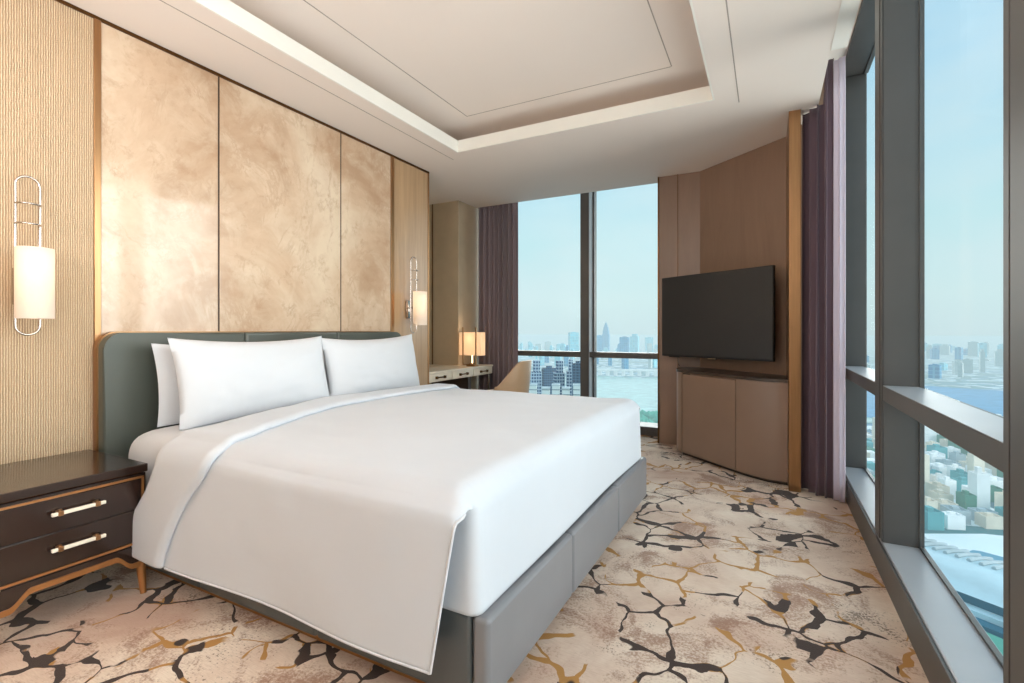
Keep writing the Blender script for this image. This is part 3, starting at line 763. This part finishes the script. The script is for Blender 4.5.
# ------------------------------------------------------------------ curtains
def curtain(path, amp, waves, z0, ztop, name, mat, label, flare=0):
    """path: function u -> (x,y), normal via difference"""
    b_ = BM(); nu = waves*16; nv = 24
    def g(u, v):
        p = Vector((*path(u), 0)); q = Vector((*path(min(1, u+.01)), 0)); p2 = Vector((*path(max(0, u-.01)), 0))
        t_ = (q-p2).normalized(); n_ = Vector((t_.y, -t_.x, 0)); ph = u*waves*2*PI
        a = amp*(1+.25*math.sin(u*13))*(.85+.25*(1-v))
        off = math.sin(ph+.25*math.sin(v*3+u*9))*a
        s2 = .35*amp*math.sin(2*ph)
        z = z0+(ztop(p.x, p.y)-z0)*v
        r_ = p+n_*off+t_*s2
        return (r_.x, r_.y, z)
    grid(b_, nu, nv, g); o = obj(name, b_, mat, None, 80); md_ = o.modifiers.new('t', 'SOLIDIFY'); md_.thickness = .003
    tag(o, label, 'curtain'); return o
curtain(lambda u: (-3.385+.575*u, 5.50), .034, 8, .015, lambda x, y: 3.0, 'curtain', CURTF, 'plum-grey pleated curtain gathered left of the far window beside the desk')
def rp(u):
    P = [(.25, 4.25), (.29, 4.14), (.35, 4.08), (.40, 4.04)]
    k = min(2, int(u*3)); f = u*3-k
    return (P[k][0]+(P[k+1][0]-P[k][0])*f, P[k][1]+(P[k+1][1]-P[k][1])*f)
curtain(rp, .030, 4, .01, lambda x, y: 2.79 if x < .345 else 3.08, 'curtain', CURT, 'mauve pleated curtain gathered between the bronze fin and the right windows')

curtain(lambda u: (.405+.06*u, 4.03-.05*u), .012, 2, .012, lambda x, y: 3.05, 'lit_curtain_fold', M_fabric('daylit_curtain_lavender', (214, 208, 224), 900, .8, .1, .03), 'pale lavender last fold of the mauve curtain beside the right window, daylight painted into its colour')  # separate pale strip painting daylight on the curtain's last fold

# ------------------------------------------------------------------ outside
GZ = -120
def rd(px, d):   # bearing from the room, distance -> world
    r = (px-512)/487*d; a = math.atan(256/487); return (r*math.cos(a)-d*math.sin(a), r*math.sin(a)+d*math.cos(a))
b = BM(); box(b, -9000, 12000, 60, 16000, GZ-4, GZ); struct('ground', b, M_ground())
WATER = flat_h('river_water', (146, 180, 176), 5000, .6); WATERB = flat_h('blue_water', (70, 142, 182), 3000, .7)
b = BM(); prism(b, [rd(p, d) for p, d in ((586, 820), (604, 700), (632, 690), (680, 640), (900, 640), (900, 1250), (680, 1300), (640, 1250), (600, 1320), (560, 1280), (560, 1000))], GZ, GZ+.6)
tag(obj('river', b, WATER), 'wide grey-green river below the far window', 'river')
b = BM(); prism(b, [rd(p, d) for p, d in ((700, 760), (1080, 600), (1080, 900), (900, 1100), (700, 1150))], GZ+.6, GZ+1)
tag(obj('canal', b, WATERB), 'blue strip of water crossing the city below the right windows', 'water')
GREEN = flat_h('tree_green', (60, 165, 140), 2200)
b = BM()
for k in range(260):
    px = R.uniform(626, 690); d = R.uniform(500, 670); x, y = rd(px, d); r = R.uniform(5, 9)
    bmesh.ops.create_icosphere(b, subdivisions=1, radius=r, matrix=Matrix.Translation((x, y, GZ+r*.6)))
for v in b.verts: v.co += Vector((R.uniform(-1, 1), R.uniform(-1, 1), R.uniform(-1, 1)))
tag(obj('riverside_trees', b, GREEN), 'bright green mass of trees on the near river bank', 'trees', kind='stuff')
b = BM()
for k in range(420):
    px = R.uniform(505, 592); d = R.uniform(345, 430); x, y = rd(px, d); r = R.uniform(4, 8)
    bmesh.ops.create_icosphere(b, subdivisions=1, radius=r, matrix=Matrix.Translation((x, y, GZ+r*.9)))
tag(obj('garden_trees', b, flat_h('dark_tree_green', (34, 84, 74), 4500)), 'dark green mass of trees around the foot of the near apartment towers', 'trees', kind='stuff')
b = BM(); x0, y0 = rd(596, 1330); x1, y1 = rd(668, 1290)
v = Vector((x1-x0, y1-y0, 0)); n_ = Vector((-v.y, v.x, 0)).normalized()*9
prism(b, [(x0-n_.x, y0-n_.y), (x1-n_.x, y1-n_.y), (x1+n_.x, y1+n_.y), (x0+n_.x, y0+n_.y)], GZ+14, GZ+18)
for k in range(9):
    q = Vector((x0, y0, 0))+v*(k+.5)/9; box(b, q.x-4, q.x+4, q.y-4, q.y+4, GZ, GZ+14)
tag(obj('bridge', b, flat_h('pale_concrete', (225, 230, 230), 1500)), 'long pale bridge crossing the far side of the river', 'bridge')

TW_USED = []
hm = [flat_h('roof_white', (252, 252, 250), 2200), flat_h('roof_teal', (90, 170, 175), 2200), flat_h('roof_cream', (226, 214, 196), 2200), flat_h('roof_green', (70, 135, 115), 2200), flat_h('roof_grey', (170, 185, 190), 2200)]
def tower(px, d, topy, wpx, dep, mat, name, label, cat='building', group=None, crown='flat', rot=None):
    x, y = rd(px, d); zt = 1.18-(topy-331)*d/487; wd = wpx*d/487
    rr = math.hypot(wd, dep)/2
    if group and 'near' not in group and 'blocks' not in group and any(math.hypot(x-a, y-b_) < rr+c_ for a, b_, c_ in TW_USED): return None
    TW_USED.append((x, y, rr))
    t_ = thing(name, label, cat, (x, y, GZ), group)
    a = rot if rot is not None else math.atan2(-x, y)+R.uniform(-.3, .3)
    M_ = Matrix.Translation((x, y, 0)) @ Matrix.Rotation(a, 4, 'Z')
    b_ = BM()
    if crown == 'spire':
        hz = zt-GZ
        for f0, f1, s0 in ((0, .55, 1), (.55, .68, .86), (.68, .78, .68), (.78, .86, .46), (.86, .92, .26)):
            box(b_, -wd/2*s0, wd/2*s0, -wd/2*s0, wd/2*s0, GZ+hz*f0, GZ+hz*f1, 0, 1, M_)
        obj('shaft', b_, mat, t_); b_ = BM()
        for k in range(1):
            vs = [b_.verts.new(M_ @ Vector((sx*wd*.05, sy*wd*.05, GZ+hz*.92))) for sx, sy in ((-1, -1), (1, -1), (1, 1), (-1, 1))]; tp = b_.verts.new(M_ @ Vector((0, 0, zt)))
            for i in range(4): b_.faces.new((vs[i], vs[(i+1) % 4], tp))
        obj('spire', b_, mat, t_)
    elif crown == 'step':
        box(b_, -wd/2, wd/2, -dep/2, dep/2, GZ, zt-(zt-GZ)*.12, 0, 1, M_); obj('shaft', b_, mat, t_)
        b_ = BM(); box(b_, -wd/4, wd/3, -dep/3, dep/3, zt-(zt-GZ)*.12, zt, 0, 1, M_); obj('crown', b_, mat, t_)
    elif crown == 'slab':
        box(b_, -wd/2, wd/2, -dep/2, dep/2, GZ, zt-1, 0, 1, M_); obj('shaft', b_, mat, t_)
        b_ = BM(); box(b_, -wd/2-.3, wd/2+.3, -dep/2-.3, dep/2+.3, zt-1, zt, 0, 1, M_); obj('roof', b_, hm[4], t_)
    else:
        box(b_, -wd/2, wd/2, -dep/2, dep/2, GZ, zt-3, 0, 1, M_); obj('shaft', b_, mat, t_)
        b_ = BM(); box(b_, -wd/2*.9, wd/2*.9, -dep/2*.9, dep/2*.9, zt-3, zt-2, 0, 1, M_); box(b_, -wd/5, wd/5, -dep/5, dep/5, zt-2, zt, 0, 1, M_); obj('roof', b_, mat, t_)
    return t_
TB = M_tower('blue_tower', (170, 190, 204), (24, 62, 98), .3, .33, 4000, .5)
TN = M_tower('navy_tower', (70, 105, 130), (14, 44, 74), .3, .4, 4000, .4)
TW = M_tower('white_block', (196, 206, 204), (24, 66, 76), .01, .3, 4000, 1.5)
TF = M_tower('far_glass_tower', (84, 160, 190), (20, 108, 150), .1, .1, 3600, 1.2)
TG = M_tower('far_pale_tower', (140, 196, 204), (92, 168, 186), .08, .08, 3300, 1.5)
gA = 'near riverside apartment towers'
for px, d, ty, w_, mt_, lb in (
    (536, 470, 360, 11, TB, 'pale and blue apartment tower closest to the tan chair'),
    (549, 520, 366, 13, TN, 'low navy apartment tower beside the tan chair'),
    (559, 470, 361, 10, TB, 'blue-windowed apartment tower standing in the middle of the near cluster'),
    (570, 460, 359.5, 8, TB, 'pale-edged apartment tower just left of the window mullion'),
    (578, 440, 361, 9, TN, 'navy apartment tower half behind the window mullion'),
    (524, 500, 362, 10, TN, 'navy apartment tower behind the tan chair')):
    tower(px, d, ty, w_, 10, mt_, 'apartment_tower', lb, 'building', gA, 'flat' if mt_ is TN else 'step')
for k, px in enumerate((533, 546, 556, 566, 577)):
    tower(px, 330, 384+(k % 2)*3, 7.5, 6, TW, 'apartment_block', ['white mid-rise block at the foot of the near towers, next to the tan chair', 'second white mid-rise block from the tan chair', 'middle one of the white mid-rise blocks below the towers', 'white mid-rise block below the pale-edged tower', 'white mid-rise block nearest the window mullion'][k], 'building', 'white mid-rise blocks', 'slab', .35)
tower(606, 3000, 320.5, 6.5, 50, TF, 'skyscraper', 'slender stepped skyscraper with a spire on the far skyline', crown='spire', rot=.1)
tower(599.5, 2700, 335, 5, 40, TF, 'office_tower', 'narrow tower standing just left of the spired skyscraper')
tower(573.5, 2300, 332, 9, 40, TG, 'office_tower', 'flat-topped hazy tower left of the window mullion on the skyline')
tower(624.5, 2200, 336.5, 9, 40, TF, 'office_tower', 'boxy blue tower on the far river bank', crown='flat')
tower(634.5, 2700, 334, 8, 40, TG, 'office_tower', 'pale stepped tower right of the boxy blue tower', crown='step')
tower(649, 3000, 337, 7, 40, TG, 'office_tower', 'faint tower at the right end of the far skyline')
tower(562, 3200, 343, 5, 40, TG, 'office_tower', 'short hazy tower left of the flat-topped hazy tower', crown='step')
for k in range(70):
    px = R.uniform(515, 665); d = R.uniform(1500, 3800)
    if 585 < px and d < 1450: continue
    tower(px, d, R.uniform(341, 350) if d > 2200 else R.uniform(349, 357), R.uniform(2, 6), R.uniform(20, 40), R.choice((TG, TG, TF, TW)), 'distant_building', 'small hazy building on the distant skyline beyond the river', 'building', 'distant skyline buildings beyond the river', R.choice(('flat', 'step')))
for k in range(80):
    px = R.uniform(862, 1030); d = R.uniform(1200, 3600)
    tower(px, d, 331+R.uniform(14, 30)*(.7 if d > 2000 else 1.2), R.uniform(3, 9), R.uniform(20, 45), R.choice((TG, TF, TW)), 'hazy_building', 'hazy mid-rise building in the distance beyond the right windows', 'building', 'hazy buildings beyond the right windows', R.choice(('flat', 'step')))
# low houses below
hw = []
protos = []
for m_ in hm:
    b = BM(); box(b, -.5, .5, -.5, .5, 0, .86); box(b, -.5, .5, -.5, -.44, .86, 1); box(b, -.5, .5, .44, .5, .86, 1); box(b, -.5, -.44, -.44, .44, .86, 1); box(b, .44, .5, -.44, .44, .86, 1)
    box(b, -.2, .15, -.1, .25, .86, 1.15)
    me_o = obj('low_rise_house', b, m_, None, at=(0, 0, 0)); tag(me_o, 'small flat-roofed house in the dense city far below the right windows', 'house', 'low-rise city houses'); protos.append(me_o)
spots = []
for k in range(4200):
    d = R.uniform(215, 1000); px = R.uniform(855, 1040) if k % 3 else R.uniform(515, 1040)
    x, y = rd(px, d)
    if 575 < px < 900 and d > 600: continue
    if 615 < px < 700 and d > 480: continue
    if px < 600 and d < 600: continue
    if px < 600 and 690 < d: continue
    if px > 680 and d < 610+0 and px < 700: continue
    if px > 690 and d > 590: continue
    if px < 700 and (d > 640 and px > 560): continue
    if px < 850 and d < 300: continue
    if 860 < px and d < 300: continue
    if d > 760 and px > 700 and d < 1100: continue
    spots.append((0 if px > 915 and d < 640 else 1, d, x, y, px))
spots.sort()
used = []
k = 0
stuff = BM()
for pr, d, x, y, px in spots:
    s = R.uniform(7, 13)
    if any(abs(x-a) < (s+c_)*.6 and abs(y-b_) < (s+c_)*.6 for a, b_, c_ in used): continue
    used.append((x, y, s)); h_ = R.uniform(5, 14) if R.random() < .9 else R.uniform(18, 30); rz = .35+R.choice((0, PI/2))+R.uniform(-.1, .1)
    if pr == 0 and k < 290:
        o = protos[k] if k < 5 else protos[R.choice((0, 0, 0, 1, 2, 2, 3, 4))].copy()
        if k >= 5: COL.objects.link(o)
        o.location = (x, y, GZ); o.scale = (s, s*R.uniform(.7, 1.4), h_); o.rotation_euler = (0, 0, rz); k += 1
    else:
        M_ = Matrix.Translation((x, y, GZ)) @ Matrix.Rotation(rz, 4, 'Z')
        n0 = len(stuff.faces); box(stuff, -s/2, s/2, -s*.5, s*.5, 0, h_, 0, 1, M_)
        stuff.faces.ensure_lookup_table(); mi = R.choice((0, 0, 0, 1, 2, 2, 3, 4))
        for f in stuff.faces[n0:]: f.material_index = mi
st = obj('low_rise_city', stuff, hm[0])
for m_ in hm[1:]: st.data.materials.append(m_)
tag(st, 'dense carpet of small city houses stretching into the distance', 'houses', kind='stuff')
# long ribbed roof
hx, hy = rd(962, 231)
hall = thing('exhibition_hall', 'long low hall with a pale ribbed roof directly below the right windows', 'building', (hx, hy, GZ))
M_ = Matrix.Translation((hx, hy, GZ)) @ Matrix.Rotation(-.62, 4, 'Z')
AQ = flat_h('aqua_roof', (196, 220, 226), 4000, .5); AQ2 = flat_h('deep_teal_wall', (24, 104, 126), 4000)
b = BM(); box(b, -70, 70, -24, 24, 0, 8, 0, 1, M_); obj('hall_wall', b, AQ2, hall)
b = BM(); P = [(-26+52*i/20, 8+4*math.sin(PI*i/20)) for i in range(21)]
A = [[b.verts.new(M_ @ Vector((x, y, z))) for y, z in P] for x in (-72, 72)]
for i in range(20): b.faces.new((A[0][i], A[1][i], A[1][i+1], A[0][i+1]))
obj('roof', b, AQ, hall, 60)
for k in range(30):
    b = BM(); x = -66+k*4.5
    tube(b, [M_ @ Vector((x+q*.12, y, z+.5)) for q, (y, z) in enumerate(P[11:20])], 1.0, n=6); obj('roof_rib', b, hm[4], hall, 60)
b = BM(); box(b, -75, 75, -30, -25, 0, 4, 0, 1, M_); obj('canopy', b, AQ, hall, 60)
b = BM(); box(b, -75, 75, -36, -30.5, 0, 2, 0, 1, M_); obj('service_strip', b, AQ2, hall, 60)
b = BM(); box(b, -75, 75, -56, -37, 0, .6, 0, 1, M_); obj('lawn', b, GREEN, hall)

# ------------------------------------------------------------------ world and light
w = bpy.data.worlds.new('sky'); sc.world = w; w.use_nodes = True; nt = w.node_tree
bg = nt.nodes['Background']; tc = nt.nodes.new('ShaderNodeTexCoord'); sp = nt.nodes.new('ShaderNodeSeparateXYZ'); nt.links.new(tc.outputs['Generated'], sp.inputs[0])
rp_ = nt.nodes.new('ShaderNodeValToRGB'); cr = rp_.color_ramp
stops = [(.0, (212, 232, 236)), (.06, (216, 238, 240)), (.18, (202, 236, 242)), (.4, (184, 225, 247)), (.8, (170, 214, 244))]
while len(cr.elements) < len(stops): cr.elements.new(.5)
for e, (p, c_) in zip(cr.elements, stops): e.position = p; e.color = (*lin(c_), 1)
nt.links.new(sp.outputs[2], rp_.inputs[0])
mp = nt.nodes.new('ShaderNodeMapping'); mp.inputs['Scale'].default_value = (1, 1, 2.4); nt.links.new(tc.outputs['Generated'], mp.inputs[0])
nz = nt.nodes.new('ShaderNodeTexNoise'); nz.inputs['Scale'].default_value = 2.2; nz.inputs['Detail'].default_value = 7; nz.inputs['Roughness'].default_value = .55; nt.links.new(mp.outputs[0], nz.inputs['Vector'])
r2 = nt.nodes.new('ShaderNodeValToRGB'); r2.color_ramp.elements[0].position = .46; r2.color_ramp.elements[1].position = .68; r2.color_ramp.elements[1].color = (.55, .55, .55, 1); nt.links.new(nz.outputs['Fac'], r2.inputs[0])
mx = nt.nodes.new('ShaderNodeMix'); mx.data_type = 'RGBA'; nt.links.new(r2.outputs[0], mx.inputs[0]); nt.links.new(rp_.outputs[0], mx.inputs[6]); mx.inputs[7].default_value = (*lin((226, 240, 244)), 1)
nt.links.new(mx.outputs[2], bg.inputs[0]); bg.inputs[1].default_value = .97

def sun(name, frm, energy, ang, col=(1, 1, 1)):
    l = bpy.data.lights.new(name, 'SUN'); l.energy = energy; l.angle = math.radians(ang); l.color = col
    o = bpy.data.objects.new(name, l); COL.objects.link(o); o.rotation_euler = Vector(frm).to_track_quat('Z', 'Y').to_euler(); return o
sun('daylight_right', (1, -.1, .28), 2.9, 70, (1, .99, .975))
sun('daylight_far', (-.25, 1, .35), 1.0, 60, (.96, .98, 1))
sun('ground_bounce_fill', (1, .45, -.42), 5.2, 80, (1, .96, .92))  # added upward sun standing for ground bounce, brightens the ceiling
sun('ground_bounce_fill_far', (-.25, 1, -.42), 7.0, 80, (1, .96, .9))  # second added upward sun, lifts the ceiling near the far window
def area(name, loc, tgt, sx, sy, e, col):
    l = bpy.data.lights.new(name, 'AREA'); l.shape = 'RECTANGLE'; l.size = sx; l.size_y = sy; l.energy = e; l.color = col
    o = bpy.data.objects.new(name, l); COL.objects.link(o); o.location = loc
    o.rotation_euler = (Vector(loc)-Vector(tgt)).to_track_quat('Z', 'Y').to_euler(); return o
area('rear_room_fill', (-1.3, -.9, 2.75), (-1.5, 1.5, 0.3), 2.0, 1.0, 8, (1, .99, .99))  # added unseen fill behind the camera, belongs to no fixture
area('ceiling_uplight_fill', (-1.3, -.75, 1.75), (-1.4, .2, 4.0), 1.6, 1.2, 75, (1, .97, .965))  # added unseen panel facing up, brightens the ceiling from behind the camera

# ------------------------------------------------------------------ camera
cam = bpy.data.cameras.new('camera'); co = bpy.data.objects.new('camera', cam); COL.objects.link(co)
cam.sensor_width = 36; cam.lens = 36*487/1024; cam.shift_y = -10.5/1024; cam.clip_end = 30000; cam.clip_start = .02
co.location = (0, 0, 1.18); co.rotation_euler = (PI/2, 0, math.atan(256/487)); sc.camera = co
sc.view_settings.view_transform = 'Standard'; sc.view_settings.look = 'None'; sc.view_settings.exposure = 0.12
sc.cycles.max_bounces = 10; sc.cycles.diffuse_bounces = 6; sc.cycles.transparent_max_bounces = 12
